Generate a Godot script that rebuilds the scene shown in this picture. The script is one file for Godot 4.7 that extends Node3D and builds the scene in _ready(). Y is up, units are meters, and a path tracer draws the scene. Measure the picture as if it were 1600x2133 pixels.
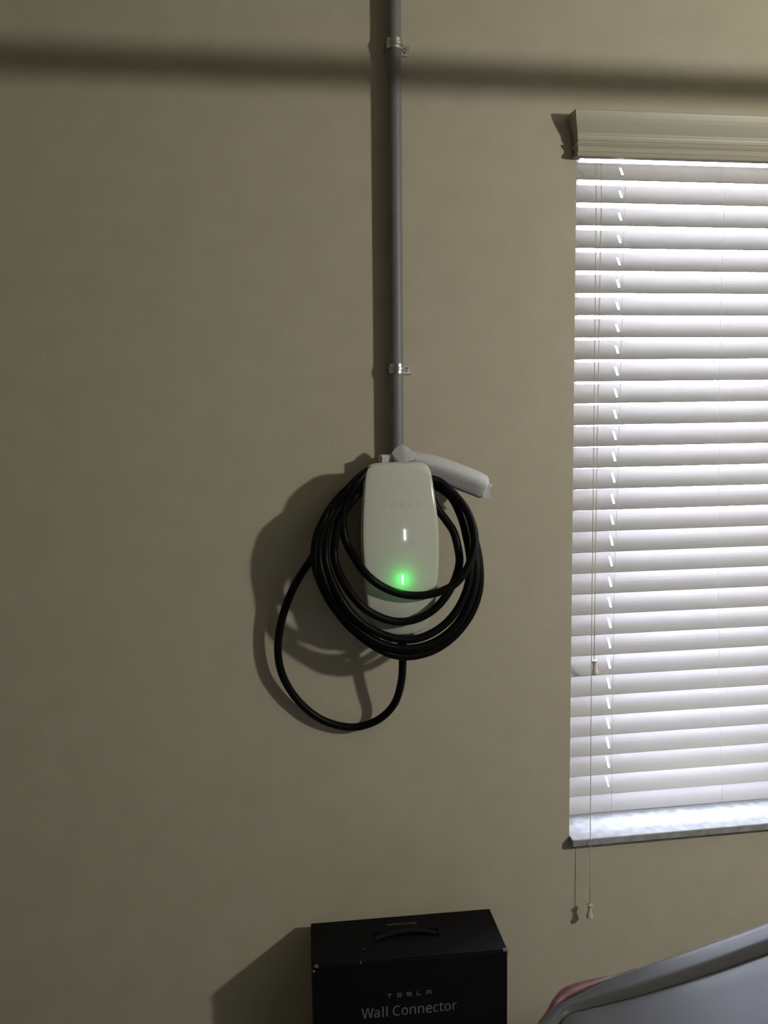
extends Node3D
# Garage wall: charging unit with coiled cable, conduit, window blind, carton and the corner of a parked car.
# The photographed wall is the plane z = 0, the room lies on +z, the floor is y = 0.

var M := {}
var taken := {}

# ---------------------------------------------------------------- naming helpers
func numbered(called: String) -> String:
	if not taken.has(called):
		taken[called] = 0
		return called
	taken[called] += 1
	return "%s_%03d" % [called, taken[called]]

func thing(called: String, label: String, category: String, at := Vector3.ZERO, group := "") -> Node3D:
	var o := Node3D.new()
	o.name = numbered(called)
	add_child(o)
	o.position = at
	o.set_meta("label", label)
	o.set_meta("category", category)
	if group != "":
		o.set_meta("group", group)
	return o

func structure_node(called: String) -> Node3D:
	var o := Node3D.new()
	o.name = called
	add_child(o)
	o.set_meta("kind", "structure")
	return o

func put(called: String, b: Builder, m: Material, parent: Node, label := "") -> MeshInstance3D:
	var o := MeshInstance3D.new()
	o.mesh = b.commit()
	o.material_override = m
	o.name = called
	o.cast_shadow = GeometryInstance3D.SHADOW_CASTING_SETTING_ON
	parent.add_child(o, true)
	if label != "":
		o.set_meta("label", label)
	return o

func structure(called: String, b: Builder, m: Material) -> MeshInstance3D:
	var o := put(called, b, m, self)
	o.set_meta("kind", "structure")
	return o

# ---------------------------------------------------------------- mesh builder
class Builder:
	var st := SurfaceTool.new()
	var group := 0
	var origin := Vector3.ZERO      # subtracted from every vertex, so that things stand at their base

	func _init(at := Vector3.ZERO):
		st.begin(Mesh.PRIMITIVE_TRIANGLES)
		origin = at

	func emit(t: PackedVector3Array, smooth: bool) -> void:
		# one closed shape as a triangle list; turned so that its faces look outwards
		var c := Vector3.ZERO
		for v in t:
			c += v
		c /= maxf(1.0, t.size())
		var vol := 0.0
		for i in range(0, t.size(), 3):
			vol += (t[i] - c).dot((t[i + 1] - c).cross(t[i + 2] - c))
		st.set_smooth_group(0 if smooth else 0xFFFFFFFF)
		for i in range(0, t.size(), 3):
			st.add_vertex(t[i] - origin)
			if vol > 0.0:
				st.add_vertex(t[i + 2] - origin)
				st.add_vertex(t[i + 1] - origin)
			else:
				st.add_vertex(t[i + 1] - origin)
				st.add_vertex(t[i + 2] - origin)

	func box(lo: Vector3, hi: Vector3, r := 0.0) -> void:
		# chamfered box between two corners
		var t := PackedVector3Array()
		if r <= 0.0:
			var p := []
			for i in 8:
				p.append(Vector3(hi.x if i & 1 else lo.x, hi.y if i & 2 else lo.y, hi.z if i & 4 else lo.z))
			for q in [[0, 2, 3, 1], [4, 5, 7, 6], [0, 1, 5, 4], [2, 6, 7, 3], [0, 4, 6, 2], [1, 3, 7, 5]]:
				for k in [0, 1, 2, 0, 2, 3]:
					t.append(p[q[k]])
			emit(t, false)
			return
		var rings := []
		for zz in [[lo.z, r], [lo.z + r, 0.0], [hi.z - r, 0.0], [hi.z, r]]:
			var d: float = zz[1]
			rings.append(PackedVector3Array([
				Vector3(lo.x + r, lo.y + d, zz[0]), Vector3(hi.x - r, lo.y + d, zz[0]), Vector3(hi.x - d, lo.y + r, zz[0]), Vector3(hi.x - d, hi.y - r, zz[0]),
				Vector3(hi.x - r, hi.y - d, zz[0]), Vector3(lo.x + r, hi.y - d, zz[0]), Vector3(lo.x + d, hi.y - r, zz[0]), Vector3(lo.x + d, lo.y + r, zz[0])]))
		loft(rings, false)

	func slab(pts: Array, thick: Vector3) -> void:
		# convex polygon pushed along a vector
		var a := PackedVector3Array()
		var b := PackedVector3Array()
		for q in pts:
			a.append(q)
			b.append(q + thick)
		loft([a, b], false)

	func loft(rings: Array, smooth := true, caps := true) -> void:
		var t := PackedVector3Array()
		var n: int = rings[0].size()
		for i in rings.size() - 1:
			for j in n:
				var k := (j + 1) % n
				t.append_array(PackedVector3Array([rings[i][j], rings[i + 1][j], rings[i + 1][k], rings[i][j], rings[i + 1][k], rings[i][k]]))
		if caps:
			for e in [0, rings.size() - 1]:
				var c := Vector3.ZERO
				for v in rings[e]:
					c += v
				c /= n
				for j in n:
					var k := (j + 1) % n
					if e == 0:
						t.append_array(PackedVector3Array([c, rings[e][j], rings[e][k]]))
					else:
						t.append_array(PackedVector3Array([c, rings[e][k], rings[e][j]]))
		emit(t, smooth)

	func tube(path: Array, radius: float, sides := 12) -> void:
		var rings := []
		var up := Vector3(0.13, 0.31, 1.0).normalized()
		for i in path.size():
			var d: Vector3 = (path[mini(i + 1, path.size() - 1)] - path[maxi(i - 1, 0)]).normalized()
			var s := d.cross(up)
			if s.length() < 0.05:
				s = d.cross(Vector3.RIGHT)
			s = s.normalized()
			var w := s.cross(d).normalized()
			up = w
			var ring := PackedVector3Array()
			for k in sides:
				var a := TAU * k / sides
				ring.append(path[i] + (s * cos(a) + w * sin(a)) * radius)
			rings.append(ring)
		loft(rings)

	func lathe(at: Vector3, profile: Array, sides := 20, axis := Vector3.UP) -> void:
		# profile of [radius, height] along the axis
		var s := axis.cross(Vector3(0.3, 0.2, 0.9)).normalized()
		var w := s.cross(axis).normalized()
		var rings := []
		for q in profile:
			var ring := PackedVector3Array()
			for k in sides:
				var a := TAU * k / sides
				ring.append(at + axis * q[1] + (s * cos(a) + w * sin(a)) * maxf(q[0], 0.00005))
			rings.append(ring)
		loft(rings)

	func commit() -> ArrayMesh:
		st.generate_normals()
		return st.commit()

# ---------------------------------------------------------------- curves
func smooth_path(pts: Array, per := 5) -> Array:
	# Catmull-Rom through points given as [x, y, z]
	var v := []
	for q in pts:
		v.append(q if q is Vector3 else Vector3(q[0], q[1], q[2]))
	var out := []
	for i in v.size() - 1:
		var a: Vector3 = v[maxi(i - 1, 0)]
		var d: Vector3 = v[mini(i + 2, v.size() - 1)]
		for k in per:
			out.append((v[i] as Vector3).cubic_interpolate(v[i + 1], a, d, float(k) / per))
	out.append(v[v.size() - 1])
	return out

func curve_at(c: Array, x: float) -> Vector3:
	# point of a curve (x rising) at a given x, extended along its end
	for i in c.size() - 1:
		if x <= c[i + 1][0] or i == c.size() - 2:
			var f: float = (x - c[i][0]) / (c[i + 1][0] - c[i][0])
			return Vector3(x, lerpf(c[i][1], c[i + 1][1], f), lerpf(c[i][2], c[i + 1][2], f))
	return Vector3.ZERO

func lin(r: float, g: float, b: float) -> Color:
	return Color(r, g, b).linear_to_srgb()

# ---------------------------------------------------------------- materials
func mat(c: Color, rough: float, metal := 0.0) -> StandardMaterial3D:
	var m := StandardMaterial3D.new()
	m.albedo_color = c
	m.roughness = rough
	m.metallic = metal
	return m

func noise_image(side: int, kind: int, freq: float, octaves: int, seed_: int) -> Image:
	var n := FastNoiseLite.new()
	n.noise_type = kind
	n.frequency = freq
	n.fractal_octaves = octaves
	n.seed = seed_
	var im := n.get_seamless_image(side, side)
	im.convert(Image.FORMAT_RGB8)
	return im

func toned(im: Image, dark: Color, light: Color) -> ImageTexture:
	var o := Image.create(im.get_width(), im.get_height(), false, Image.FORMAT_RGB8)
	for y in im.get_height():
		for x in im.get_width():
			o.set_pixel(x, y, dark.lerp(light, im.get_pixel(x, y).r))
	return ImageTexture.create_from_image(o)

func make_materials() -> void:
	# orange-peel painted drywall
	var wall := mat(Color.WHITE, 0.62)
	wall.albedo_texture = toned(noise_image(256, FastNoiseLite.TYPE_SIMPLEX_SMOOTH, 0.03, 4, 3), lin(0.405, 0.370, 0.285), lin(0.440, 0.402, 0.312))
	wall.uv1_triplanar = true
	wall.uv1_world_triplanar = true
	wall.uv1_scale = Vector3.ONE / 0.7
	wall.heightmap_enabled = true
	wall.heightmap_texture = ImageTexture.create_from_image(noise_image(1024, FastNoiseLite.TYPE_SIMPLEX_SMOOTH, 0.11, 3, 8))
	wall.heightmap_scale = 0.018
	M.wall = wall
	M.ceiling = mat(lin(0.42, 0.40, 0.36), 0.85)
	var conc := mat(Color.WHITE, 0.7)
	conc.albedo_texture = toned(noise_image(256, FastNoiseLite.TYPE_SIMPLEX_SMOOTH, 0.02, 5, 21), lin(0.30, 0.29, 0.27), lin(0.42, 0.41, 0.385))
	conc.uv1_triplanar = true
	conc.uv1_world_triplanar = true
	conc.uv1_scale = Vector3.ONE / 1.3
	M.concrete = conc
	M.door_white = mat(lin(0.55, 0.53, 0.49), 0.5)
	M.frame_white = mat(lin(0.75, 0.75, 0.75), 0.35)
	var pane := mat(Color(0.9, 0.95, 0.95, 0.08), 0.02)
	pane.transparency = BaseMaterial3D.TRANSPARENCY_ALPHA
	M.pane = pane
	# window sill: pale cultured marble with grey clouds
	var marble := mat(Color.WHITE, 0.22)
	marble.albedo_texture = toned(noise_image(256, FastNoiseLite.TYPE_SIMPLEX_SMOOTH, 0.03, 5, 5), lin(0.20, 0.20, 0.195), lin(0.36, 0.36, 0.36))
	marble.uv1_triplanar = true
	marble.uv1_world_triplanar = true
	marble.uv1_scale = Vector3.ONE / 0.25
	M.marble = marble
	M.slat = mat(lin(0.30, 0.29, 0.287), 0.38)
	M.valance = mat(lin(0.37, 0.345, 0.28), 0.45)
	M.cord = mat(lin(0.55, 0.51, 0.41), 0.9)
	M.ladder = mat(lin(0.62, 0.60, 0.57), 0.9)
	M.tassel = mat(lin(0.52, 0.48, 0.39), 0.4)
	# charging unit
	var glass := mat(lin(0.54, 0.56, 0.50), 0.10)
	glass.clearcoat_enabled = true
	glass.clearcoat = 1.0
	glass.clearcoat_roughness = 0.03
	M.panel = glass
	M.shell = mat(lin(0.46, 0.47, 0.41), 0.35)
	M.dark_shell = mat(lin(0.03, 0.03, 0.03), 0.5)
	M.panel_print = mat(lin(0.39, 0.40, 0.365), 0.4)
	var led := mat(lin(0.2, 0.9, 0.35), 0.3)
	led.emission_enabled = true
	led.emission = lin(0.55, 1.0, 0.62)
	led.emission_energy_multiplier = 2.2
	M.led = led
	M.cable = mat(lin(0.0035, 0.0035, 0.004), 0.42)
	M.cable.metallic_specular = 0.22
	var foam := mat(Color.WHITE, 0.8)
	foam.albedo_texture = toned(noise_image(128, FastNoiseLite.TYPE_CELLULAR, 0.09, 2, 9), lin(0.50, 0.50, 0.53), lin(0.70, 0.70, 0.73))
	foam.uv1_triplanar = true
	foam.uv1_scale = Vector3.ONE / 0.05
	foam.backlight_enabled = true
	foam.backlight = Color(0.35, 0.35, 0.36)
	M.foam = foam
	M.foam_thin = foam.duplicate()
	M.foam_thin.backlight = Color(0.7, 0.7, 0.7)
	# conduit and fittings
	var pvc := mat(Color.WHITE, 0.5)
	pvc.albedo_texture = toned(noise_image(128, FastNoiseLite.TYPE_SIMPLEX_SMOOTH, 0.05, 3, 14), lin(0.150, 0.150, 0.158), lin(0.180, 0.180, 0.188))
	pvc.uv1_triplanar = true
	pvc.uv1_scale = Vector3.ONE / 0.2
	M.conduit = pvc
	M.zinc = mat(lin(0.55, 0.57, 0.56), 0.26, 1.0)
	M.screw = mat(lin(0.30, 0.30, 0.29), 0.4, 1.0)
	# carton
	var card := mat(Color.WHITE, 0.55)
	card.albedo_texture = toned(noise_image(128, FastNoiseLite.TYPE_SIMPLEX_SMOOTH, 0.04, 4, 31), lin(0.0028, 0.0028, 0.0042), lin(0.0040, 0.0040, 0.0058))
	card.uv1_triplanar = true
	card.uv1_scale = Vector3.ONE / 0.3
	card.metallic_specular = 0.22
	M.card = card
	M.card_print = mat(lin(0.125, 0.125, 0.125), 0.6)
	M.card_paper = mat(lin(0.10, 0.095, 0.09), 0.9)
	M.strap = mat(lin(0.003, 0.003, 0.0035), 0.45)
	M.strap.metallic_specular = 0.3
	# car
	var paint := mat(lin(0.078, 0.078, 0.077), 0.26)
	paint.metallic_specular = 0.14
	M.paint = paint
	var lens := mat(lin(0.105, 0.030, 0.022), 0.4)
	lens.metallic_specular = 0.2
	M.lens = lens
	M.seal = mat(lin(0.02, 0.02, 0.018), 0.7)
	M.tinted = mat(lin(0.012, 0.014, 0.015), 0.05)
	M.tyre = mat(lin(0.02, 0.02, 0.02), 0.8)
	M.alloy = mat(lin(0.35, 0.35, 0.36), 0.35, 1.0)
	M.steel = mat(lin(0.42, 0.42, 0.41), 0.4, 1.0)
	M.plastic = mat(lin(0.12, 0.12, 0.12), 0.5)
	var bulb := mat(lin(1, 0.95, 0.85), 0.4)
	bulb.emission_enabled = true
	bulb.emission = lin(1.0, 0.90, 0.72)
	bulb.emission_energy_multiplier = 6.0
	M.bulb = bulb

# ---------------------------------------------------------------- camera and light
const LAMP := Vector3(2.10, 1.98, 1.87)

func camera_and_light() -> void:
	var cam := Camera3D.new()
	cam.name = "camera"
	add_child(cam)
	cam.transform = Transform3D(Basis(Vector3(0.988403, -0.013297, 0.151270), Vector3(0.030530, 0.993219, -0.112179), Vector3(-0.148752, 0.115497, 0.982107)), Vector3(0, 1.55, 1.8))
	cam.fov = 59.007
	cam.near = 0.02
	cam.current = true

	var e := Environment.new()
	e.tonemap_mode = Environment.TONE_MAPPER_LINEAR
	e.tonemap_exposure = 1.0
	e.sdfgi_enabled = true
	e.ssao_enabled = true
	e.ssil_enabled = true
	e.background_mode = Environment.BG_SKY
	var sky := Sky.new()
	var sm := ProceduralSkyMaterial.new()
	sm.sky_top_color = Color(0.86, 0.90, 1.0)
	sm.sky_horizon_color = Color(0.95, 0.96, 1.0)
	sm.ground_bottom_color = Color(0.62, 0.62, 0.62)
	sm.ground_horizon_color = Color(0.70, 0.70, 0.70)
	sm.energy_multiplier = 52.0
	sky.sky_material = sm
	e.sky = sky
	var we := WorldEnvironment.new()
	we.name = "environment"
	we.environment = e
	add_child(we)

	# the bulb of the garage door opener
	var l := OmniLight3D.new()
	l.name = "opener_bulb_light"
	l.position = LAMP
	l.light_energy = 3.1
	l.light_color = Color(1.0, 0.985, 0.93)
	l.light_size = 0.055
	l.omni_range = 12.0
	l.omni_attenuation = 2.0
	l.shadow_enabled = true
	add_child(l)

# ---------------------------------------------------------------- the room
const WIN_L := 0.672
const WIN_R := 1.330
const WIN_B := 0.598
const WIN_T := 2.115

func room() -> void:
	var b := Builder.new()
	b.box(Vector3(-2.6, 0, -0.16), Vector3(WIN_L, 2.75, 0))
	b.box(Vector3(WIN_R, 0, -0.16), Vector3(5.6, 2.75, 0))
	b.box(Vector3(WIN_L, 0, -0.16), Vector3(WIN_R, WIN_B, 0))
	b.box(Vector3(WIN_L, WIN_T, -0.16), Vector3(WIN_R, 2.75, 0))
	structure("wall_back", b, M.wall)
	b = Builder.new()
	b.box(Vector3(-2.75, 0, -0.16), Vector3(-2.6, 2.75, 6.15))
	structure("wall_left", b, M.wall)
	b = Builder.new()
	b.box(Vector3(5.6, 0, -0.16), Vector3(5.75, 2.75, 0.55))
	b.box(Vector3(5.6, 0, 5.5), Vector3(5.75, 2.75, 6.15))
	b.box(Vector3(5.6, 2.2, 0.55), Vector3(5.75, 2.75, 5.5))
	structure("wall_right", b, M.wall)
	# far wall with an unseen slim opening, added for a glint on the charger
	b = Builder.new()
	b.box(Vector3(-2.6, 0, 6.0), Vector3(1.435, 2.75, 6.15))
	b.box(Vector3(1.525, 0, 6.0), Vector3(5.6, 2.75, 6.15))
	b.box(Vector3(1.435, 0, 6.0), Vector3(1.525, 1.50, 6.15))
	b.box(Vector3(1.435, 1.86, 6.0), Vector3(1.525, 2.75, 6.15))
	structure("wall_front", b, M.wall)
	b = Builder.new()
	b.box(Vector3(-2.75, -0.15, -0.16), Vector3(5.75, 0, 6.15))
	structure("floor", b, M.concrete)
	b = Builder.new()
	b.box(Vector3(-2.75, 2.75, -0.16), Vector3(5.75, 2.9, 6.15))
	structure("ceiling", b, M.ceiling)
	# unseen eave slab, added to block high sky light from the window
	b = Builder.new()
	b.box(Vector3(-3.4, 2.42, -0.62), Vector3(6.4, 2.60, -0.16))
	structure("added_eave_1", b, M.ceiling)
	# closed sectional garage door
	var d := structure_node("door_1")
	for i in 4:
		b = Builder.new()
		b.box(Vector3(5.62, 0.005 + i * 0.549, 0.551), Vector3(5.66, 0.549 + i * 0.549, 5.499), 0.006)
		put("panel", b, M.door_white, d)
	var w2 := structure_node("added_window_2")  # made-up window, sized to reflect as a highlight on the charger panel
	b = Builder.new()
	b.box(Vector3(1.435, 1.50, 6.06), Vector3(1.525, 1.86, 6.066))
	put("pane", b, M.pane, w2)
	b = Builder.new()
	b.box(Vector3(1.435, 1.70, 6.04), Vector3(1.525, 1.73, 6.059))
	put("added_glazing_bar", b, M.frame_white, w2)  # added bar that splits the reflected highlight

	# the window behind the blind
	var w := structure_node("window_1")
	b = Builder.new()
	var o := 0.045
	b.box(Vector3(WIN_L, WIN_B + 0.016, -0.15), Vector3(WIN_L + o, WIN_T, -0.105))
	b.box(Vector3(WIN_R - o, WIN_B + 0.016, -0.15), Vector3(WIN_R, WIN_T, -0.105))
	b.box(Vector3(WIN_L + o, WIN_B + 0.016, -0.15), Vector3(WIN_R - o, WIN_B + 0.085, -0.105))
	b.box(Vector3(WIN_L + o, WIN_T - 0.025, -0.15), Vector3(WIN_R - o, WIN_T, -0.105))
	put("window_frame", b, M.frame_white, w)
	b = Builder.new()
	b.box(Vector3(WIN_L + o, WIN_B + 0.085, -0.132), Vector3(WIN_R - o, WIN_T - 0.025, -0.127))
	put("pane", b, M.pane, w)
	b = Builder.new()
	b.box(Vector3(WIN_L, 0.5985, -0.104), Vector3(WIN_R, 0.6145, 0.0))
	b.box(Vector3(WIN_L, 0.5985, -0.002), Vector3(WIN_R, 0.6145, 0.022), 0.0015)
	put("window_sill", b, M.marble, w, "grey clouded marble window sill")

# ---------------------------------------------------------------- blind
func slat_builder(x0: float, x1: float, y_low: float, tilt: float, holes: Array) -> Builder:
	# a slat 50 mm wide whose room-side edge hangs low; slots for the lift cord are real openings
	var b := Builder.new()
	var z_low := -0.0159
	var dirv := Vector3(0, sin(tilt), -cos(tilt))
	var nrm := Vector3(0, cos(tilt), sin(tilt))
	var th := 0.0026
	var cuts := [x0]
	for h in holes:
		cuts.append(h - 0.0023)
		cuts.append(h + 0.0023)
	cuts.append(x1)
	for i in cuts.size() - 1:
		var spans := [[0.0, 0.050]]
		if i % 2 == 1:
			spans = [[0.0, 0.0135], [0.0385, 0.050]]
		for s in spans:
			var ring0 := PackedVector3Array()
			var ring1 := PackedVector3Array()
			# slightly crowned cross-section
			var prof := []
			for k in 7:
				var u: float = lerpf(s[0], s[1], k / 6.0)
				prof.append(Vector2(u, 0.0011 * (1.0 - pow((u - 0.025) / 0.025, 2.0))))
			for k in 7:
				var p: Vector3 = Vector3(0, y_low, z_low) + dirv * prof[k].x + nrm * prof[k].y
				ring0.append(Vector3(cuts[i], p.y, p.z))
				ring1.append(Vector3(cuts[i + 1], p.y, p.z))
			for k in range(6, -1, -1):
				var p: Vector3 = Vector3(0, y_low, z_low) + dirv * prof[k].x + nrm * (prof[k].y - th)
				ring0.append(Vector3(cuts[i], p.y, p.z))
				ring1.append(Vector3(cuts[i + 1], p.y, p.z))
			b.loft([ring0, ring1], false)
	return b

func tassel(b: Builder, at: Vector3, lean := Vector3.ZERO) -> void:
	b.lathe(at, [[0.0, 0.0], [0.0062, 0.0], [0.0066, -0.0015], [0.0062, -0.0030], [0.0043, -0.0040], [0.0040, -0.010], [0.0044, -0.016], [0.0058, -0.0215], [0.0074, -0.0255], [0.0076, -0.0285], [0.0066, -0.0310], [0.003, -0.0322], [0.0, -0.0324]], 18, (Vector3.UP + lean).normalized())

func blind() -> void:
	var t := thing("window_blind", "white horizontal slat blind, half closed, with pull cords, filling the window", "blind", Vector3(1.0, 0.635, -0.03))
	var at := t.position
	var tilt := deg_to_rad(53.0)
	var ladder_a := [[0.7801, 2.03], [0.777, 1.857], [0.7765, 1.611], [0.7734, 1.389], [0.7698, 1.181], [0.7699, 0.947], [0.7715, 0.69]]
	var ladder_b := [[0.9978, 2.0033], [0.9955, 1.828], [0.9976, 1.639], [1.0034, 1.3835], [1.0065, 1.226], [1.0134, 1.0657], [1.0223, 0.891], [1.0266, 0.791], [1.035, 0.6894]]
	var x0 := WIN_L + 0.004
	var x1 := WIN_R - 0.004
	var rng := RandomNumberGenerator.new()
	rng.seed = 7
	var edges := []
	for k in 30:
		var y := 2.0038 - k * 0.0451
		var tl := tilt + deg_to_rad(rng.randf_range(-1.2, 1.2))
		edges.append(y)
		var hx := _ladder_x(ladder_a, y + 0.025)
		var b := slat_builder(x0, x1, y, tl, [hx])
		var o := put("slat", b, M.slat, t)
		o.position = -at
	# head rail hidden behind the valance, bottom rail
	var b := Builder.new(at)
	b.box(Vector3(x0, 2.078, -0.062), Vector3(x1, 2.113, -0.008), 0.001)
	put("head_rail", b, M.slat, t)
	b = Builder.new(at)
	var rd := Vector3(0, sin(deg_to_rad(50.0)), -cos(deg_to_rad(50.0)))
	var rn := Vector3(0, cos(deg_to_rad(50.0)), sin(deg_to_rad(50.0)))
	var r0 := Vector3(0, 0.6525, -0.0160)
	var sect := [r0 + rd * 0.0015, r0 + rd * 0.050, r0 + rd * 0.050 - rn * 0.019, r0 + rd * 0.0015 - rn * 0.021, r0 - rn * 0.0195, r0 - rn * 0.0015]
	var ra := PackedVector3Array()
	var rb := PackedVector3Array()
	for q in sect:
		ra.append(Vector3(x0, q.y, q.z))
		rb.append(Vector3(x1, q.y, q.z))
	b.loft([ra, rb], false)
	put("bottom_rail", b, M.slat, t)
	# moulded valance with mitred return
	b = Builder.new(at)
	var prof := [[0.0240, 2.0355], [0.0285, 2.0365], [0.0300, 2.0395], [0.0290, 2.0430], [0.0262, 2.0465], [0.0258, 2.0500], [0.0275, 2.0545], [0.0300, 2.0580], [0.0312, 2.0605], [0.0300, 2.0622], [0.0268, 2.0632], [0.0268, 2.0645], [0.0285, 2.0670], [0.0300, 2.0715], [0.0305, 2.0745], [0.0300, 2.0760], [0.0312, 2.0800], [0.0340, 2.0860], [0.0370, 2.0930], [0.0398, 2.1000], [0.0422, 2.1070], [0.0438, 2.1130], [0.0447, 2.1180], [0.0440, 2.1200]]
	var rings := []
	# from the wall on the left, round the corner, along the front, and back to the wall on the right
	for s in 4:
		var ring := PackedVector3Array()
		for k in prof.size():
			var d: float = prof[k][0]
			ring.append(_valance_point(s, d, prof[k][1]))
		for k in [1, 0]:
			ring.append(_valance_point(s, 0.010, [2.0360, 2.1195][k]))
		rings.append(ring)
	b.loft(rings, false)
	put("valance", b, M.valance, t, "cream moulded valance with a shaped end")
	# ladder strings
	for lad in [[ladder_a, 1.0], [ladder_b, 1.0]]:
		for side in 2:
			b = Builder.new(at)
			var path := []
			for k in 30:
				var y: float = edges[k]
				var x := _ladder_x(lad[0], y + 0.02)
				path.append(Vector3(x + 0.003, y + (0.001 if side == 0 else 0.044), -0.0150 if side == 0 else -0.0425))
			path.insert(0, Vector3(path[0].x, 2.079, path[0].z))
			path.append(Vector3(path[-1].x, 0.655 if side == 0 else 0.69, path[-1].z))
			b.tube(path, 0.00042, 6)
			put("ladder_string", b, M.ladder, t)
	# third ladder nearer the far jamb
	b = Builder.new(at)
	b.tube([Vector3(1.235, 2.079, -0.0150), Vector3(1.238, 1.3, -0.0150), Vector3(1.243, 0.655, -0.0150)], 0.0006, 6)
	put("ladder_string", b, M.ladder, t)
	# pull cords
	b = Builder.new(at)
	b.tube([Vector3(0.7065, 2.06, 0.012), Vector3(0.7045, 1.95, 0.026), Vector3(0.7045, 1.6864, 0.028), Vector3(0.7066, 0.988, 0.028), Vector3(0.709, 0.615, 0.029), Vector3(0.7095, 0.4690, 0.030)], 0.0009, 8)
	put("pull_cord", b, M.cord, t)
	b = Builder.new(at)
	tassel(b, Vector3(0.7093, 0.4690, 0.030))
	put("tassel", b, M.tassel, t)
	b = Builder.new(at)
	b.tube([Vector3(0.7195, 2.06, 0.010), Vector3(0.7180, 1.95, 0.019), Vector3(0.7165, 1.687, 0.020), Vector3(0.7154, 1.19, 0.020), Vector3(0.7157, 1.0105, 0.020)], 0.0009, 8)
	put("pull_cord", b, M.cord, t)
	b = Builder.new(at)
	tassel(b, Vector3(0.7157, 1.0105, 0.020), Vector3(-0.07, 0, 0))
	put("tassel", b, M.tassel, t)

func _ladder_x(lad: Array, y: float) -> float:
	for i in lad.size() - 1:
		if y >= lad[i + 1][1] or i == lad.size() - 2:
			var f: float = clampf((y - lad[i][1]) / (lad[i + 1][1] - lad[i][1]), 0.0, 1.0)
			return lerpf(lad[i][0], lad[i + 1][0], f)
	return lad[0][0]

func _valance_point(s: int, d: float, y: float) -> Vector3:
	var e := d - 0.024
	match s:
		0: return Vector3(0.6670 - e * 0.68, y, 0.0005)
		1: return Vector3(0.6670 - e * 0.68, y, d)
		2: return Vector3(1.335 + e * 0.68, y, d)
	return Vector3(1.335 + e * 0.68, y, 0.0005)

# ---------------------------------------------------------------- stylised logo letters, strokes in a 1 x 1 cell
func logo_letters(b: Builder, origin: Vector3, right: Vector3, up: Vector3, out: Vector3, width: float, height: float, thick: float, on_unit := false) -> void:
	# five wide-set letters; each stroke is a slim bar [x0, y0, x1, y1]
	var glyphs := [
		[[0.0, 0.80, 1.0, 1.0], [0.41, 0.0, 0.59, 0.72]],
		[[0.0, 0.82, 1.0, 1.0], [0.0, 0.41, 1.0, 0.59], [0.0, 0.0, 1.0, 0.18]],
		[[0.0, 0.82, 1.0, 1.0], [0.0, 0.41, 0.2, 0.82], [0.0, 0.41, 1.0, 0.59], [0.8, 0.0, 1.0, 0.41], [0.0, 0.0, 1.0, 0.18]],
		[[0.0, 0.0, 0.2, 1.0], [0.2, 0.0, 1.0, 0.18]],
		[[0.0, 0.82, 1.0, 1.0], [0.0, 0.0, 0.2, 0.60], [0.2, 0.42, 0.8, 0.60], [0.8, 0.0, 1.0, 0.60]]]
	var cell := height * 1.15
	var step := (width - cell) / 4.0
	for g in 5:
		for s in glyphs[g]:
			var base := origin + right * (step * g)
			var p := []
			for q in [[s[0], s[1]], [s[2], s[1]], [s[2], s[3]], [s[0], s[3]]]:
				var v: Vector3 = base + right * (q[0] * cell) + up * (q[1] * height)
				if on_unit:
					v.z = unit_front(v.x, v.y) - 0.0004
				p.append(v)
			b.slab(p, out * thick)

func lettering(called: String, text: String, width: float, m: Material, parent: Node, tr: Transform3D) -> void:
	var tm := TextMesh.new()
	var f := SystemFont.new()
	f.font_names = PackedStringArray(["Droid Sans"])
	f.font_weight = 300
	tm.font = f
	tm.text = text
	tm.font_size = 32
	tm.pixel_size = 0.001
	tm.depth = 0.02
	tm.curve_step = 2.0
	var aabb := tm.get_aabb()
	var k := width / maxf(0.001, aabb.size.x)
	var o := MeshInstance3D.new()
	o.name = called
	o.mesh = tm
	o.material_override = m
	parent.add_child(o, true)
	o.transform = tr * Transform3D(Basis.from_scale(Vector3(k, k, 0.02)), Vector3(-aabb.get_center().x * k, -aabb.get_center().y * k, 0))

# ---------------------------------------------------------------- charging unit
const UX := 0.2855

func unit_front(x: float, y: float) -> float:
	var xx := x - UX
	var dy := y - 1.215
	var low := maxf(0.0, -dy)
	return 0.1330 - xx * xx / (2.0 * 0.55) - dy * dy * (0.55 if dy > 0.0 else 1.9) - absf(xx) * minf(0.12, low * 0.8)

func unit_outline() -> Array:
	var half := [[0.0, 1.4445], [0.026, 1.4442], [0.044, 1.4432], [0.054, 1.4400], [0.0605, 1.4335], [0.0640, 1.4235], [0.0668, 1.405], [0.0692, 1.385], [0.0716, 1.360], [0.0738, 1.332], [0.0750, 1.305], [0.0748, 1.278], [0.0737, 1.250], [0.0716, 1.220], [0.0690, 1.192], [0.0657, 1.166], [0.0610, 1.146], [0.0540, 1.128], [0.0430, 1.1155], [0.026, 1.1102], [0.0, 1.1090]]
	var pts := []
	for q in half:
		pts.append(Vector2(UX + q[0], q[1]))
	for i in range(half.size() - 2, 0, -1):
		pts.append(Vector2(UX - half[i][0], half[i][1]))
	var fine := []
	var n := pts.size()
	for i in n:
		for k in 3:
			fine.append((pts[i] as Vector2).cubic_interpolate(pts[(i + 1) % n], pts[(i + n - 1) % n], pts[(i + 2) % n], k / 3.0))
	return fine

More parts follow.
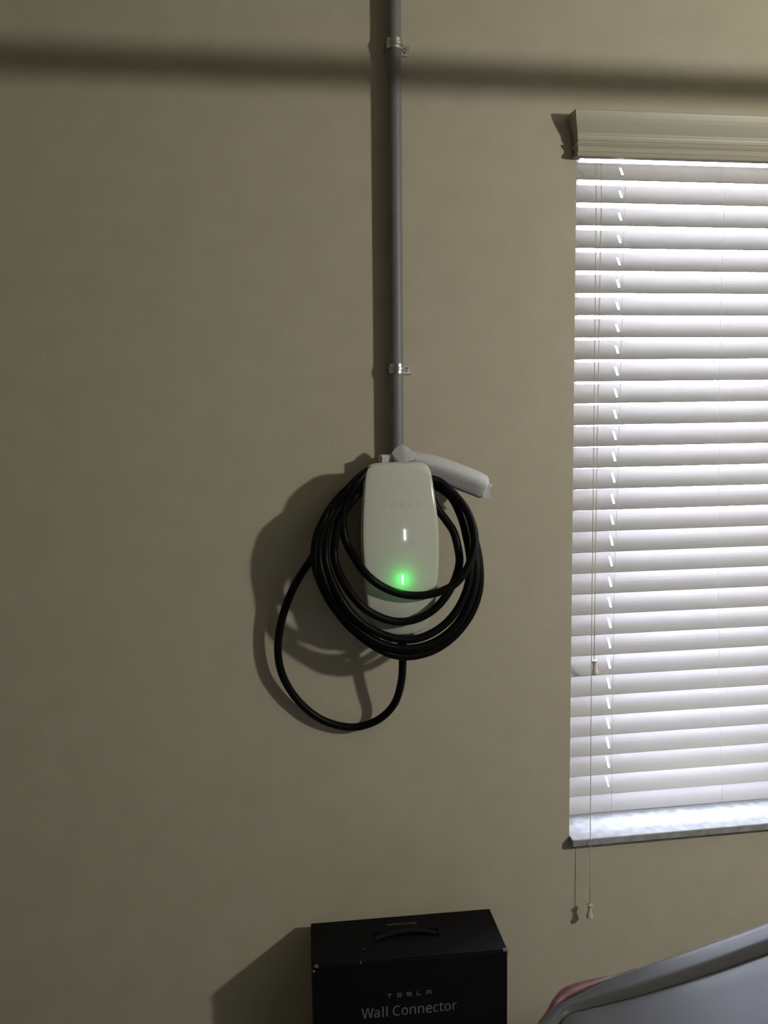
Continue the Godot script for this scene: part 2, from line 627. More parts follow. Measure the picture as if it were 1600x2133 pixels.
func outline_ring(o: Array, k: float, inset: float, dz: float, flat := -1.0) -> PackedVector3Array:
	var c := Vector2(UX, 1.285)
	var r := PackedVector3Array()
	for q in o:
		var d: Vector2 = q - c
		var p: Vector2 = c + d * k - d.normalized() * inset
		r.append(Vector3(p.x, p.y, (unit_front(p.x, p.y) + dz) if flat < 0.0 else flat))
	return r

func wall_connector() -> void:
	var t := thing("wall_charger", "pale glass-fronted wall charging unit with a small green light, cable coiled round it", "charger", Vector3(UX, 1.109, 0))
	var at := t.position
	var o := unit_outline()
	# front panel: domed, thin, with a rolled edge
	var b := Builder.new(at)
	var rings := []
	rings.append(outline_ring(o, 1.0, 0.003, -0.0085))
	rings.append(outline_ring(o, 1.0, 0.0022, -0.0050))
	rings.append(outline_ring(o, 1.0, 0.0022, -0.0022))
	rings.append(outline_ring(o, 1.0, 0.0028, -0.0008))
	rings.append(outline_ring(o, 1.0, 0.0042, -0.0001))
	for k in 14:
		rings.append(outline_ring(o, 0.94 - k * 0.067, 0.0042 * (1.0 - k / 13.0), 0.0))
	b.loft(rings)
	var panel := put("front_panel", b, M.panel, t)
	# shell behind the panel
	b = Builder.new(at)
	b.loft([outline_ring(o, 0.93, 0.0, 0, 0.092), outline_ring(o, 0.985, 0.0, -0.024), outline_ring(o, 1.0, 0.0, -0.012), outline_ring(o, 1.0, 0.0, -0.0062), outline_ring(o, 1.0, 0.0012, -0.0054), outline_ring(o, 0.9, 0.0012, -0.012)])
	put("shell", b, M.shell, t)
	# neck round which the cable is wound
	b = Builder.new(at)
	b.box(Vector3(UX - 0.052, 1.165, 0.0), Vector3(UX + 0.052, 1.400, 0.095), 0.012)
	b.box(Vector3(UX - 0.018, 1.1000, 0.066), Vector3(UX + 0.030, 1.170, 0.100), 0.006)
	put("back_box", b, M.dark_shell, t)
	# cradle on top for the plug
	b = Builder.new(at)
	b.box(Vector3(0.2575, 1.4365, 0.030), Vector3(0.2870, 1.4570, 0.066), 0.003)
	put("plug_cradle", b, M.foam, t)
	# status light
	b = Builder.new(at)
	rings = []
	for k in 9:
		var v := -1.0 + k * 0.25
		var y := 1.2235 + v * 0.0100
		var w := 0.0021 * sqrt(maxf(0.02, 1.0 - v * v))
		var ring := PackedVector3Array()
		for j in 8:
			var a := TAU * j / 8
			ring.append(Vector3(0.2868 + cos(a) * w, y, unit_front(0.2868, y) + sin(a) * 0.0010 * sqrt(maxf(0.02, 1.0 - v * v))))
		rings.append(ring)
	b.loft(rings)
	put("status_light", b, M.led, t, "lit green slit")
	var l := OmniLight3D.new()
	l.name = "status_glow_light"
	l.position = Vector3(0.2868, 1.2235, unit_front(0.2868, 1.2235) + 0.016)
	l.light_color = Color(0.0, 1.0, 0.36)
	l.light_energy = 0.00085
	l.light_size = 0.003
	l.omni_range = 8.0
	l.omni_attenuation = 2.0
	l.shadow_enabled = true
	add_child(l)
	# seam below the light
	b = Builder.new(at)
	for k in 10:
		var y := 1.204 - k * 0.0090
		b.slab([Vector3(0.2866, y, unit_front(0.2866, y) + 0.0001), Vector3(0.28695, y, unit_front(0.28695, y) + 0.0001), Vector3(0.28695, y - 0.009, unit_front(0.28695, y - 0.009) + 0.0001), Vector3(0.2866, y - 0.009, unit_front(0.2866, y - 0.009) + 0.0001)], Vector3(0, 0, -0.0004))
	put("seam", b, M.panel_print, panel)
	# printed logo
	b = Builder.new(at)
	var zf := unit_front(UX, 1.365)
	logo_letters(b, Vector3(0.2500, 1.3612, zf - 0.0012), Vector3(1, 0, 0), Vector3.UP, Vector3(0, 0, 1), 0.0765, 0.0078, 0.00055, true)
	put("logo_lettering", b, M.panel_print, panel, "small grey capital lettering")

# ---------------------------------------------------------------- cable and sleeve
const CABLE := [[0.2928, 1.1083, 0.0850], [0.2931, 1.0870, 0.0850], [0.2940, 1.0516, 0.0800], [0.2923, 1.0047, 0.0700], [0.2814, 0.9543, 0.0500], [0.2524, 0.9161, 0.0300], [0.2090, 0.8989, 0.0190], [0.1649, 0.9052, 0.0170], [0.1212, 0.9288, 0.0180], [0.0830, 0.9707, 0.0220], [0.0581, 1.0208, 0.0280], [0.0507, 1.0715, 0.0320], [0.0576, 1.1262, 0.0380], [0.0747, 1.1802, 0.0460], [0.0968, 1.2240, 0.0550], [0.1203, 1.2608, 0.0650], [0.1420, 1.3038, 0.0620], [0.1599, 1.3403, 0.0580], [0.1897, 1.3810, 0.0500], [0.2291, 1.4151, 0.0420], [0.2687, 1.4270, 0.0340], [0.3127, 1.4175, 0.0300], [0.3551, 1.4020, 0.0360], [0.3995, 1.3804, 0.0550], [0.4225, 1.3385, 0.0720], [0.4386, 1.2920, 0.0850], [0.4469, 1.2494, 0.0900], [0.4475, 1.2024, 0.0950], [0.4364, 1.1606, 0.1000], [0.4138, 1.1244, 0.1050], [0.3821, 1.0940, 0.1080], [0.3452, 1.0745, 0.1100], [0.3047, 1.0676, 0.1120], [0.2707, 1.0724, 0.1120], [0.2427, 1.0854, 0.1120], [0.2106, 1.1084, 0.1100], [0.1789, 1.1397, 0.1080], [0.1521, 1.1780, 0.1060], [0.1339, 1.2155, 0.1019], [0.1239, 1.2497, 0.0986], [0.1231, 1.2815, 0.0980], [0.1297, 1.3128, 0.0980], [0.1456, 1.3457, 0.0980], [0.1680, 1.3720, 0.0770], [0.1974, 1.3983, 0.0680], [0.2290, 1.4238, 0.0580], [0.2664, 1.4270, 0.0500], [0.3097, 1.4175, 0.0480], [0.3520, 1.4020, 0.0520], [0.4009, 1.3789, 0.0700], [0.4219, 1.3311, 0.0900], [0.4299, 1.2944, 0.1000], [0.4350, 1.2573, 0.1060], [0.4349, 1.2239, 0.1100], [0.4281, 1.1879, 0.1140], [0.4116, 1.1514, 0.1180], [0.3872, 1.1207, 0.1200], [0.3544, 1.0979, 0.1210], [0.3163, 1.0869, 0.1220], [0.2787, 1.0880, 0.1220], [0.2461, 1.0982, 0.1220], [0.2140, 1.1176, 0.1210], [0.1841, 1.1460, 0.1200], [0.1602, 1.1793, 0.1180], [0.1429, 1.2165, 0.1110], [0.1330, 1.2515, 0.1017], [0.1322, 1.2830, 0.0980], [0.1379, 1.3141, 0.0980], [0.1538, 1.3467, 0.0980], [0.1764, 1.3727, 0.0860], [0.2039, 1.3988, 0.0760], [0.2333, 1.4234, 0.0680], [0.2642, 1.4270, 0.0640], [0.3068, 1.4175, 0.0640], [0.3487, 1.4020, 0.0680], [0.3885, 1.3784, 0.0820], [0.4080, 1.3375, 0.1000], [0.4174, 1.2960, 0.1080], [0.4227, 1.2589, 0.1130], [0.4217, 1.2257, 0.1170], [0.4129, 1.1928, 0.1210], [0.3957, 1.1604, 0.1250], [0.3702, 1.1330, 0.1280], [0.3385, 1.1143, 0.1300], [0.3054, 1.1059, 0.1310], [0.2727, 1.1095, 0.1310], [0.2406, 1.1213, 0.1300], [0.2133, 1.1383, 0.1290], [0.1899, 1.1597, 0.1280], [0.1705, 1.1879, 0.1260], [0.1542, 1.2222, 0.1151], [0.1451, 1.2524, 0.1035], [0.1433, 1.2839, 0.0980], [0.1482, 1.3167, 0.0980], [0.1623, 1.3473, 0.0980], [0.1828, 1.3715, 0.0940], [0.2063, 1.3949, 0.0860], [0.2334, 1.4141, 0.0800], [0.2617, 1.4235, 0.0790], [0.3040, 1.4175, 0.0790], [0.3413, 1.4077, 0.0930], [0.3580, 1.3620, 0.0900], [0.3799, 1.3295, 0.0960], [0.3927, 1.3075, 0.1040], [0.3990, 1.2776, 0.1130], [0.3998, 1.2489, 0.1210], [0.3872, 1.2155, 0.1300], [0.3668, 1.1848, 0.1360], [0.3400, 1.1603, 0.1380], [0.3074, 1.1458, 0.1370], [0.2718, 1.1440, 0.1360], [0.2363, 1.1567, 0.1370], [0.2046, 1.1795, 0.1370], [0.1801, 1.2122, 0.1277], [0.1652, 1.2441, 0.1098], [0.1603, 1.2720, 0.0980], [0.1633, 1.3029, 0.0980], [0.1709, 1.3309, 0.0980], [0.1850, 1.3570, 0.0980], [0.2029, 1.3795, 0.0970], [0.2275, 1.4019, 0.0880], [0.2610, 1.4192, 0.0830], [0.3037, 1.4175, 0.0810], [0.3410, 1.4120, 0.0930], [0.3674, 1.4051, 0.0930], [0.3887, 1.3840, 0.1020], [0.4090, 1.3614, 0.1140], [0.4220, 1.3334, 0.1240], [0.4275, 1.3018, 0.1320], [0.4228, 1.2705, 0.1390], [0.4074, 1.2399, 0.1460], [0.3834, 1.2139, 0.1500], [0.3508, 1.1996, 0.1500], [0.3155, 1.1947, 0.1480], [0.2803, 1.1993, 0.1470], [0.2453, 1.2147, 0.1470], [0.2140, 1.2414, 0.1451], [0.1903, 1.2798, 0.1058], [0.1797, 1.3111, 0.0980], [0.1785, 1.3418, 0.0980], [0.1856, 1.3749, 0.0984], [0.2030, 1.4041, 0.1034], [0.2240, 1.4256, 0.0960], [0.2467, 1.4364, 0.0870], [0.2731, 1.4270, 0.0790]]

func cable() -> void:
	var t := thing("charging_cable", "thick black cable wound in loops round the charging unit, one loop hanging lower", "cable", Vector3(0.29, 0.89, 0.0))
	var b := Builder.new(t.position)
	b.tube(smooth_path(CABLE, 5), 0.0078, 14)
	put("cable_sheath", b, M.cable, t)
	b = Builder.new(t.position)
	b.lathe(Vector3(0.2928, 1.112, 0.085), [[0.0, 0.0], [0.0125, 0.0], [0.0125, -0.010], [0.0098, -0.018], [0.0090, -0.026], [0.0, -0.027]], 16)
	put("strain_relief", b, M.cable, t)

func sleeve() -> void:
	var t := thing("protective_sleeve", "whitish fleecy packing sleeve wrapped over the plug, sticking out behind the charger", "sleeve", Vector3(0.29, 1.37, 0.06))
	var at := t.position
	var s := [[0.284, 1.4470, 0.050, 0.0120], [0.2920, 1.4470, 0.051, 0.0160], [0.3132, 1.4455, 0.055, 0.0190], [0.3457, 1.4370, 0.060, 0.0222], [0.378, 1.4255, 0.066, 0.0240], [0.415, 1.4105, 0.072, 0.0245], [0.4427, 1.3985, 0.077, 0.0240], [0.4575, 1.3915, 0.081, 0.0228], [0.4635, 1.3885, 0.082, 0.0180]]
	var axis := Vector3(0.93, -0.34, 0.16).normalized()
	var side := axis.cross(Vector3(0, 0, 1)).normalized() * -1.0
	var depth := side.cross(axis).normalized()
	var turn := deg_to_rad(-32.0)
	var side_t := side * cos(turn) + depth * sin(turn)
	depth = depth * cos(turn) - side * sin(turn)
	side = side_t
	var rng := RandomNumberGenerator.new()
	rng.seed = 11
	var rings := []
	for i in s.size():
		var ring := PackedVector3Array()
		for k in 24:
			var a := TAU * k / 24
			var ca := cos(a)
			var sa := sin(a)
			# squarish section: a folded bag round a handle
			var e := pow(pow(absf(ca), 5.0) + pow(absf(sa), 5.0), -1.0 / 5.0)
			var j := 1.0 + rng.randf_range(-0.025, 0.025)
			ring.append(Vector3(s[i][0], s[i][1], s[i][2]) + (side * ca + depth * sa * 0.85) * s[i][3] * 0.90 * e * j)
		rings.append(ring)
	var b := Builder.new(at)
	b.loft(rings)
	put("sleeve_body", b, M.foam, t)
	# pointed folds at the closed end
	for q in [[Vector3(0.4610, 1.4085, 0.086), Vector3(0.4810, 1.3915, 0.070), Vector3(0.4640, 1.3870, 0.080)], [Vector3(0.4660, 1.3965, 0.094), Vector3(0.4755, 1.3655, 0.080), Vector3(0.4530, 1.3715, 0.090)]]:
		b = Builder.new(at)
		b.loft([PackedVector3Array([q[0], q[1], q[2]]), PackedVector3Array([q[0] + Vector3(-0.003, 0, -0.008), q[1] + Vector3(-0.001, 0, -0.002), q[2] + Vector3(-0.004, 0, -0.008)])], false)
		put("end_fold", b, M.foam_thin, t)
	# loose flap standing up at the open end
	b = Builder.new(at)
	var f := [[Vector3(0.2790, 1.4610, 0.068), Vector3(0.2840, 1.4420, 0.078)], [Vector3(0.2870, 1.4705, 0.066), Vector3(0.2920, 1.4430, 0.084)], [Vector3(0.2990, 1.4775, 0.066), Vector3(0.3020, 1.4440, 0.087)], [Vector3(0.3110, 1.4718, 0.068), Vector3(0.3130, 1.4465, 0.086)], [Vector3(0.3250, 1.4595, 0.074), Vector3(0.3240, 1.4500, 0.082)]]
	rings = []
	for q in f:
		rings.append(PackedVector3Array([q[0], q[1], q[1] + Vector3(0, -0.001, -0.0030), q[0] + Vector3(0, -0.0005, -0.0022)]))
	b.loft(rings, false)
	put("loose_flap", b, M.foam_thin, t)

# ---------------------------------------------------------------- conduit
const CX := 0.2980
const CZ := 0.0245
const CR := 0.0132

func conduit_x(y: float) -> float:
	return lerpf(0.2969, 0.3005, clampf((y - 1.44) / 0.80, 0.0, 1.7))

func conduit() -> void:
	var t := thing("conduit_pipe", "grey vertical conduit pipe running down the wall to the charger", "pipe", Vector3(conduit_x(1.40), 1.40, CZ))
	var b := Builder.new(t.position)
	b.tube([Vector3(conduit_x(1.40), 1.40, CZ), Vector3(conduit_x(1.44), 1.44, CZ), Vector3(conduit_x(2.3), 2.3, CZ), Vector3(conduit_x(2.75), 2.75, CZ)], CR, 28)
	put("pipe", b, M.conduit, t)
	b = Builder.new(t.position)
	b.lathe(Vector3(conduit_x(1.40), 1.398, CZ), [[0.0, 0.0], [0.0165, 0.0], [0.0170, 0.004], [0.0170, 0.018], [0.0150, 0.021], [0.0, 0.021]], 20)
	put("hub", b, M.conduit, t)

func pipe_strap(y: float, tilt: float, label: String) -> void:
	var x := conduit_x(y)
	var t := thing("pipe_strap", label, "strap", Vector3(x, y, 0), "conduit straps")
	# band: an arch over the pipe with a raised rib, open towards the wall
	var b := Builder.new()
	var rings := []
	var h := 0.0100
	var shape := []
	for k in 17:
		var a := PI * (1.0 - k / 16.0)
		shape.append([Vector2(cos(a), sin(a)), 1.0])
	var path := [Vector2(-CR - 0.0012, 0.0015)]
	var norm := [Vector2(-1, 0)]
	for q in shape:
		path.append(Vector2(0, CZ) + q[0] * (CR + 0.0004))
		norm.append(q[0])
	path.append(Vector2(CR + 0.0004, 0.0035))
	norm.append(Vector2(1, 0))
	var vs := [[-h, 0.0], [-h + 0.0006, 0.0014], [-0.0034, 0.0014], [-0.0020, 0.0030], [0.0020, 0.0030], [0.0034, 0.0014], [h - 0.0006, 0.0014], [h, 0.0]]
	for i in path.size():
		var ring := PackedVector3Array()
		for v in vs:
			var p: Vector2 = path[i] + norm[i] * v[1]
			ring.append(Vector3(p.x, v[0], p.y))
		ring.append(Vector3(path[i].x, h, path[i].y) )
		ring.append(Vector3(path[i].x, -h, path[i].y))
		rings.append(ring)
	b.loft(rings, false)
	put("band", b, M.zinc, t)
	b = Builder.new()
	b.box(Vector3(CR - 0.001, -0.0105, 0.0005), Vector3(CR + 0.0195, 0.0095, 0.0034), 0.0010)
	put("tab", b, M.zinc, t)
	b = Builder.new()
	b.lathe(Vector3(CR + 0.0110, -0.0005, 0.0032), [[0.0, 0.0], [0.0046, 0.0], [0.0047, 0.0012], [0.0036, 0.0026], [0.0015, 0.0031], [0.0013, 0.0020], [0.0, 0.0018]], 14, Vector3(0, 0, 1))
	put("screw", b, M.screw, t)
	t.rotation.z = tilt

# ---------------------------------------------------------------- carton
func carton() -> void:
	var t := thing("cardboard_box", "black printed carton with a carry handle, standing against the wall", "box", Vector3(0.2905, 0, 0.107))
	t.rotation.y = deg_to_rad(-1.6)
	var w := 0.1905
	var d := 0.0725
	var h := 0.487
	var b := Builder.new()
	# body with a slot under the handle
	b.box(Vector3(-w, 0.0, -d), Vector3(w, h - 0.003, d), 0.002)
	put("carton_body", b, M.card, t)
	# lid flap: top sheet with an opening for the handle
	b = Builder.new()
	b.box(Vector3(-w + 0.001, h - 0.003, -d), Vector3(-0.066, h, d - 0.0005))
	b.box(Vector3(0.066, h - 0.003, -d), Vector3(w - 0.001, h, d - 0.0005))
	b.box(Vector3(-0.066, h - 0.003, -d), Vector3(0.066, h, -0.020))
	b.box(Vector3(-0.066, h - 0.003, 0.012), Vector3(0.066, h, d - 0.0005))
	put("top_flap", b, M.card, t)
	# carry handle: a bowed strap over the opening
	b = Builder.new()
	var rings := []
	for k in 13:
		var u := -1.0 + k / 6.0
		var bow := 0.003 * (1.0 - u * u)
		var x := u * 0.062
		var zc := -0.004 - 0.012 * (1.0 - u * u)
		rings.append(PackedVector3Array([Vector3(x, h - 0.0020 + bow, zc - 0.006), Vector3(x, h + 0.0006 + bow, zc - 0.005), Vector3(x, h + 0.0006 + bow, zc + 0.005), Vector3(x, h - 0.0020 + bow, zc + 0.006)]))
	b.loft(rings, false)
	put("carry_handle", b, M.strap, t)
	# scuffed corners where the paper shows
	var chips := [[Vector3(-w + 0.006, h - 0.001, d - 0.002), 0.0036], [Vector3(-w + 0.001, h - 0.010, d - 0.0015), 0.0030], [Vector3(w - 0.005, h - 0.001, d - 0.001), 0.0046], [Vector3(w - 0.001, h - 0.006, d - 0.002), 0.0034], [Vector3(-0.090, h + 0.0002, 0.032), 0.0013], [Vector3(-0.100, h - 0.001, d - 0.001), 0.0014]]
	var rng := RandomNumberGenerator.new()
	rng.seed = 5
	for c in chips:
		b = Builder.new()
		var ring := PackedVector3Array()
		var ring2 := PackedVector3Array()
		for k in 7:
			var a := TAU * k / 7
			var r: float = c[1] * rng.randf_range(0.5, 1.2)
			ring.append(c[0] + Vector3(cos(a) * r, 0.0012, sin(a) * r * 0.7))
			ring2.append(c[0] + Vector3(cos(a) * r * 1.1, -0.0016, sin(a) * r * 0.7 + 0.0018))
		b.loft([ring, ring2], false)
		put("scuff", b, M.card_paper, t)
	# print
	b = Builder.new()
	logo_letters(b, Vector3(-0.0495, 0.4075, d - 0.0003), Vector3(1, 0, 0), Vector3.UP, Vector3(0, 0, 1), 0.0870, 0.0082, 0.0006)
	put("logo_lettering", b, M.card_print, t, "grey capital lettering on the front")
	lettering("title_lettering", "Wall Connector", 0.188, M.card_print, t, Transform3D(Basis.IDENTITY, Vector3(-0.006, 0.3795, d + 0.0001)))
	lettering("top_lettering", "Wall Connector", 0.064, M.card_print, t, Transform3D(Basis(Vector3(-1, 0, 0), Vector3(0, 0, 1), Vector3(0, 1, 0)), Vector3(-0.003, h + 0.0001, -0.044)))

# ---------------------------------------------------------------- car
const EDGE := [[0.2501, 0.9675, 1.0400], [0.2577, 0.9681, 1.0340], [0.2675, 0.9689, 1.0260], [0.2811, 0.9701, 1.0160], [0.2947, 0.9684, 1.0080], [0.3179, 0.9708, 0.9990], [0.3448, 0.9741, 0.9920], [0.3828, 0.9794, 0.9860], [0.4153, 0.9845, 0.9830], [0.4525, 0.9912, 0.9800], [0.4892, 0.9985, 0.9780], [0.5269, 1.0069, 0.9760], [0.5710, 1.0177, 0.9750], [0.6267, 1.0329, 0.9740], [0.7500, 1.0520, 0.9720], [1.0000, 1.0620, 0.9660], [2.0000, 1.0500, 0.9600], [3.6000, 1.0000, 0.9600], [4.3000, 0.9000, 0.9900], [4.7500, 0.7800, 1.2000], [4.9000, 0.6600, 1.5500]]
const INNER := [[0.2400, 0.9715, 1.0780], [0.2620, 0.9722, 1.0520], [0.2834, 0.9738, 1.0283], [0.2964, 0.9751, 1.0230], [0.3295, 0.9787, 1.0217], [0.3635, 0.9831, 1.0204], [0.3975, 0.9881, 1.0190], [0.4324, 0.9940, 1.0177], [0.4678, 1.0006, 1.0152], [0.5041, 1.0082, 1.0131], [0.5464, 1.0180, 1.0121], [0.5992, 1.0316, 1.0119], [0.8000, 1.0700, 1.0200], [1.0000, 1.1250, 1.0350], [1.2500, 1.1950, 1.0700], [1.5000, 1.2330, 1.1100], [2.0000, 1.2900, 1.1800], [2.6000, 1.3100, 1.2000], [3.0000, 1.2600, 1.2000], [3.4000, 1.1500, 1.1200], [3.8000, 1.0400, 1.0200], [4.3000, 0.9300, 1.0300], [4.7500, 0.8100, 1.2400], [4.9000, 0.6900, 1.6000]]
const LID := [[0.2753, 0.9701, 1.0417], [0.2795, 0.9705, 1.0354], [0.2854, 0.9710, 1.0295], [0.2928, 0.9717, 1.0262], [0.3035, 0.9728, 1.0260], [0.3280, 0.9755, 1.0255], [0.3614, 0.9798, 1.0252], [0.3954, 0.9848, 1.0235], [0.4301, 0.9906, 1.0222], [0.4650, 0.9971, 1.0204], [0.5007, 1.0045, 1.0189], [0.5428, 1.0141, 1.0178], [0.5953, 1.0276, 1.0176], [0.8000, 1.0680, 1.0300], [0.9500, 1.1100, 1.0400]]
const LAMP_EDGE := [[0.2610, 0.9616, 1.0240], [0.2730, 0.9602, 1.0100], [0.2842, 0.9613, 0.9960], [0.2999, 0.9610, 0.9800], [0.3130, 0.9593, 0.9720], [0.3283, 0.9573, 0.9660], [0.3447, 0.9573, 0.9640], [0.3582, 0.9569, 0.9630], [0.3744, 0.9640, 0.9680], [0.3830, 0.9691, 0.9720]]
const MID := 1.90

func mirrored(p: Vector3) -> Vector3:
	return Vector3(p.x, p.y, 2.0 * MID - p.z)

func car() -> void:
	var t := thing("car", "grey car parked along the wall, its rear corner and red tail light showing", "car", Vector3(2.5, 0, MID))
	var at := t.position
	# lower body, sections from the tail forwards; the deck under the lid lies lower and leaves a groove
	var b := Builder.new(at)
	var rings := []
	var xs := [0.165, 0.175, 0.20, 0.23, 0.2501, 0.2577, 0.2640, 0.2720, 0.2811, 0.2947, 0.3179, 0.3448, 0.3828, 0.4153, 0.4525, 0.4892, 0.5269, 0.571, 0.6267, 0.69, 0.75, 0.9, 0.97, 1.2, 1.6, 2.0, 2.3, 2.6, 3.0, 3.4, 3.8, 4.1, 4.3, 4.5, 4.65, 4.75, 4.85, 4.9]
	for x in xs:
		var e := curve_at(EDGE, x)
		var n := curve_at(INNER, x)
		if x < 0.25:
			# the tail sweeps round to the middle of the car
			var k: float = (x - 0.16) / 0.0901
			e = Vector3(x, 0.967, MID - 0.86 * pow(k, 0.25))
			n = Vector3(x, 0.9705, minf(e.z + 0.02, MID - 0.01))
		var roll := smoothstep(0.40, 0.75, x) * 0.045 * (1.0 - smoothstep(4.2, 4.8, x))
		var deep := 0.03 if x > 0.262 and x < 0.96 else 0.0
		var half := [
			Vector3(x, 0.24, lerpf(e.z, MID, 0.10)), Vector3(x, 0.30, e.z + 0.02 - roll * 0.6), Vector3(x, 0.48, e.z - roll * 0.9), Vector3(x, 0.70, e.z - roll), Vector3(x, minf(0.84, e.y - 0.04), e.z - roll * 0.75),
			Vector3(x, e.y - 0.022, e.z - roll * 0.25 + 0.0005), Vector3(x, e.y - 0.007, e.z + 0.0005), e, Vector3(x, e.y + 0.0030, e.z + 0.006),
			e.lerp(n, 0.35) + Vector3(0, 0.0028, 0), e.lerp(n, 0.75) + Vector3(0, 0.0012, 0), n, n + Vector3(0, -0.0030, 0.0030),
			n + Vector3(0, -0.012 if deep > 0 else 0.001, 0.0045), n + Vector3(0, -deep if deep > 0 else 0.002, 0.0052), Vector3(x, n.y - deep + 0.01, lerpf(n.z, MID, 0.6))]
		var ring := PackedVector3Array()
		for q in half:
			ring.append(q)
		for i in range(half.size() - 1, -1, -1):
			ring.append(mirrored(half[i]))
		rings.append(ring)
	b.loft(rings)
	put("body", b, M.paint, t)
	# rear lid
	b = Builder.new(at)
	rings = []
	for q in smooth_path(LID, 3):
		var ring := PackedVector3Array()
		var low := PackedVector3Array()
		for k in 25:
			var u := k / 24.0
			var w: float = MID - q.z
			var s := sin((u - 0.5) * PI)
			var crown := 0.045 * (1.0 - s * s)
			var lip := 0.0025 * (1.0 if k == 0 or k == 24 else 0.0)
			ring.append(Vector3(q.x - 0.09 * (1.0 - s * s) * (1.0 - smoothstep(0.263, 0.31, q.x)), q.y + crown - lip, MID + s * w))
			low.append(ring[k] + Vector3(0, -0.018 + lip, 0))
		for k in range(24, -1, -1):
			ring.append(low[k])
		rings.append(ring)
	b.loft(rings)
	put("boot_lid", b, M.paint, t)
	# weather strip in the groove
	for side in 2:
		b = Builder.new(at)
		var path := []
		for q in LID:
			var p := Vector3(q[0], q[1] - 0.022, q[2] - 0.004)
			path.append(p if side == 0 else mirrored(p))
		b.tube(smooth_path(path, 2), 0.0045, 6)
		put("weather_strip", b, M.seal, t)
	# tail lamps wrapping round the corners
	for side in 2:
		b = Builder.new(at)
		rings = []
		var lamp := smooth_path(LAMP_EDGE, 3)
		for i in lamp.size():
			var p: Vector3 = lamp[i]
			var e := curve_at(EDGE, p.x)
			var f := sin(PI * clampf(float(i) / (lamp.size() - 1), 0.02, 0.98))
			var out := Vector3(p.x, 0, p.z) - Vector3(e.x, 0, e.z)
			var o2 := out.normalized() if out.length() > 0.0005 else Vector3(0, 0, -1)
			var ring := PackedVector3Array([Vector3(e.x, e.y - 0.0015, e.z + 0.0015), e.lerp(p, 0.55) + Vector3(0, 0.0022 * f, 0), p, p + o2 * 0.0030 * f + Vector3(0, -0.012, 0), p + o2 * 0.003 * f + Vector3(0, -0.05 * f - 0.01, 0), p + Vector3(0, -0.09 * f - 0.012, 0) - o2 * 0.004, Vector3(e.x, e.y - 0.10 * f - 0.012, e.z + 0.006)])
			if side == 1:
				for k in ring.size():
					ring[k] = mirrored(ring[k])
			rings.append(ring)
		b.loft(rings)
		put("tail_lamp", b, M.lens, t, "dark red tail lamp")
	# rear screen and side windows
	b = Builder.new(at)
	rings = []
	for x in [1.02, 1.2, 1.4, 1.6, 1.8, 1.95]:
		var n := curve_at(INNER, x)
		var ring := PackedVector3Array()
		for k in 9:
			var u := -1.0 + k / 4.0
			ring.append(Vector3(x, n.y + 0.020 - 0.012 * u * u, MID + u * (MID - n.z - 0.10)))
		for k in range(8, -1, -1):
			ring.append(ring[k] + Vector3(0, -0.03, 0))
		rings.append(ring)
	b.loft(rings)
	put("rear_screen", b, M.tinted, t)
	for side in 2:
		b = Builder.new(at)
		rings = []
		for x in [1.25, 1.6, 2.0, 2.4, 2.8, 3.2]:
			var e := curve_at(EDGE, x)
			var n := curve_at(INNER, x)
			var lo := e.lerp(n, 0.18) + Vector3(0, 0.005, -0.006)
			var hi := e.lerp(n, 0.82) + Vector3(0, 0.002, -0.006)
			var ring := PackedVector3Array([lo, hi, hi + Vector3(0, -0.004, 0.03), lo + Vector3(0, -0.004, 0.03)])
			if side == 1:
				for k in 4:
					ring[k] = mirrored(ring[k])
			rings.append(ring)
		b.loft(rings, false)
		put("side_window", b, M.tinted, t)
	b = Builder.new(at)
	b.tube([Vector3(0.24, 0.52, MID - 0.80), Vector3(0.17, 0.52, MID - 0.45), Vector3(0.15, 0.52, MID), Vector3(0.17, 0.52, MID + 0.45), Vector3(0.24, 0.52, MID + 0.80)], 0.055, 14)
	put("bumper", b, M.paint, t)
	for wx in [1.05, 3.95]:
		for side in [-1.0, 1.0]:
			b = Builder.new(at)
			b.lathe(Vector3(wx, 0.335, MID + side * 0.70), [[0.20, 0.0], [0.31, 0.0], [0.332, 0.03], [0.334, 0.17], [0.31, 0.205], [0.22, 0.212], [0.20, 0.19]], 32, Vector3(0, 0, side))
			var wheel := put("tyre", b, M.tyre, t)
			b = Builder.new(at)
			b.lathe(Vector3(wx, 0.335, MID + side * 0.70), [[0.0, 0.19], [0.06, 0.195], [0.20, 0.185], [0.215, 0.208], [0.218, 0.12], [0.0, 0.12]], 32, Vector3(0, 0, side))
			put("wheel_rim", b, M.alloy, wheel)

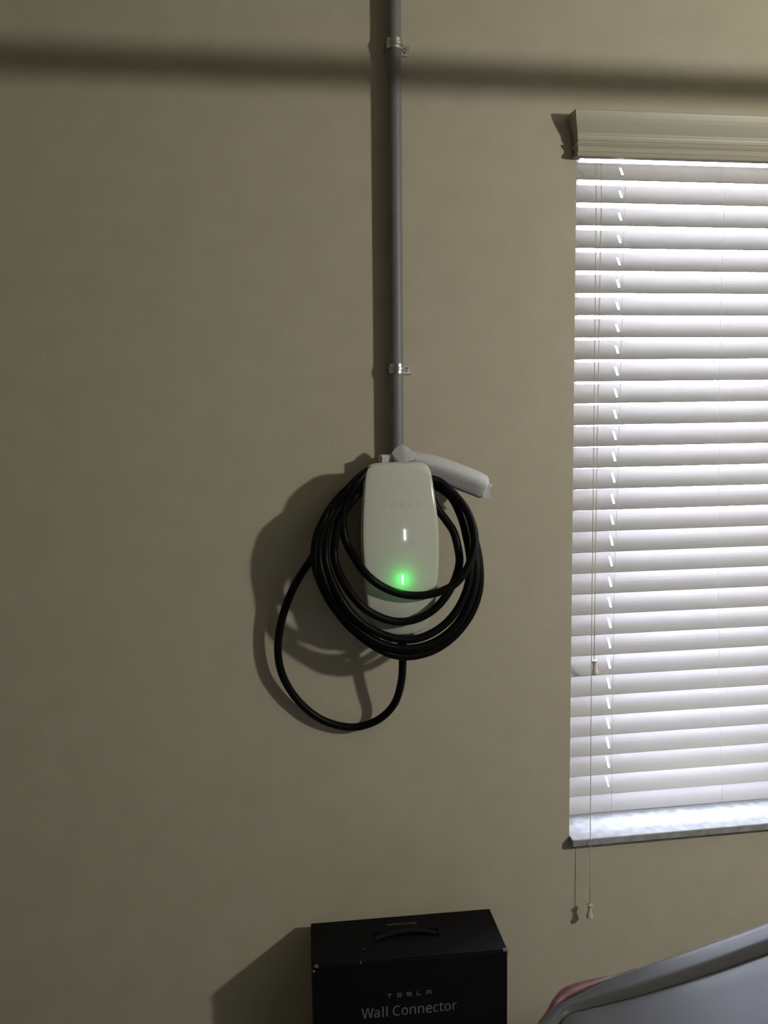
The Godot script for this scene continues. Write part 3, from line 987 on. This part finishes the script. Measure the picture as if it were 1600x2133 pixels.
# ---------------------------------------------------------------- garage door gear above the frame
func door_track() -> void:
	var t := thing("garage_door_track", "galvanised overhead garage door track running along the wall", "track", Vector3(2.4, 2.0965, 0.62))
	var at := t.position
	var b := Builder.new(at)
	# C-shaped rail, end to end of the side wall
	b.box(Vector3(-1.3, 2.0965, 0.612), Vector3(5.2, 2.1365, 0.614))
	b.box(Vector3(-1.3, 2.0965, 0.614), Vector3(5.2, 2.0985, 0.628))
	b.box(Vector3(-1.3, 2.1345, 0.614), Vector3(5.2, 2.1365, 0.628))
	put("rail", b, M.steel, t)
	for x in [-1.25, 4.6]:
		b = Builder.new(at)
		b.box(Vector3(x, 2.1200, 0.609), Vector3(x + 0.03, 2.75, 0.612))
		put("hanger", b, M.steel, t)

func opener() -> void:
	var t := thing("garage_door_opener", "overhead garage door opener with a glowing bulb, hung from the ceiling", "opener", LAMP)
	var at := t.position
	var b := Builder.new(at)
	b.box(Vector3(2.20, 2.05, 1.72), Vector3(2.62, 2.25, 2.02), 0.02)
	put("motor_housing", b, M.plastic, t)
	b = Builder.new(at)
	b.box(Vector3(2.62, 2.15, 1.85), Vector3(5.5, 2.185, 1.89), 0.004)
	put("drive_rail", b, M.steel, t)
	for x in [2.26, 2.54]:
		for z in [1.74, 1.99]:
			b = Builder.new(at)
			b.box(Vector3(x, 2.24, z), Vector3(x + 0.025, 2.75, z + 0.003))
			put("hanger", b, M.steel, t)
	b = Builder.new(at)
	b.lathe(LAMP + Vector3(0, 0.030, 0), [[0.0, 0.0], [0.014, 0.0], [0.014, 0.075], [0.0, 0.075]], 16)
	b.box(LAMP + Vector3(-0.02, 0.10, -0.02), LAMP + Vector3(0.13, 0.125, 0.02), 0.003)
	put("bulb_socket", b, M.plastic, t)
	b = Builder.new(at)
	b.lathe(LAMP, [[0.0, -0.034], [0.016, -0.031], [0.028, -0.018], [0.031, 0.0], [0.027, 0.016], [0.017, 0.028], [0.013, 0.034], [0.0, 0.035]], 20)
	put("bulb", b, M.bulb, t)

# ---------------------------------------------------------------- build
func _ready() -> void:
	camera_and_light()
	make_materials()
	room()
	car()
	blind()
	wall_connector()
	cable()
	sleeve()
	conduit()
	pipe_strap(2.2290, deg_to_rad(-4.0), "bright zinc strap high on the conduit, above the other strap")
	pipe_strap(1.6240, deg_to_rad(-1.0), "bright zinc strap on the conduit just above the charger")
	carton()
	door_track()
	opener()
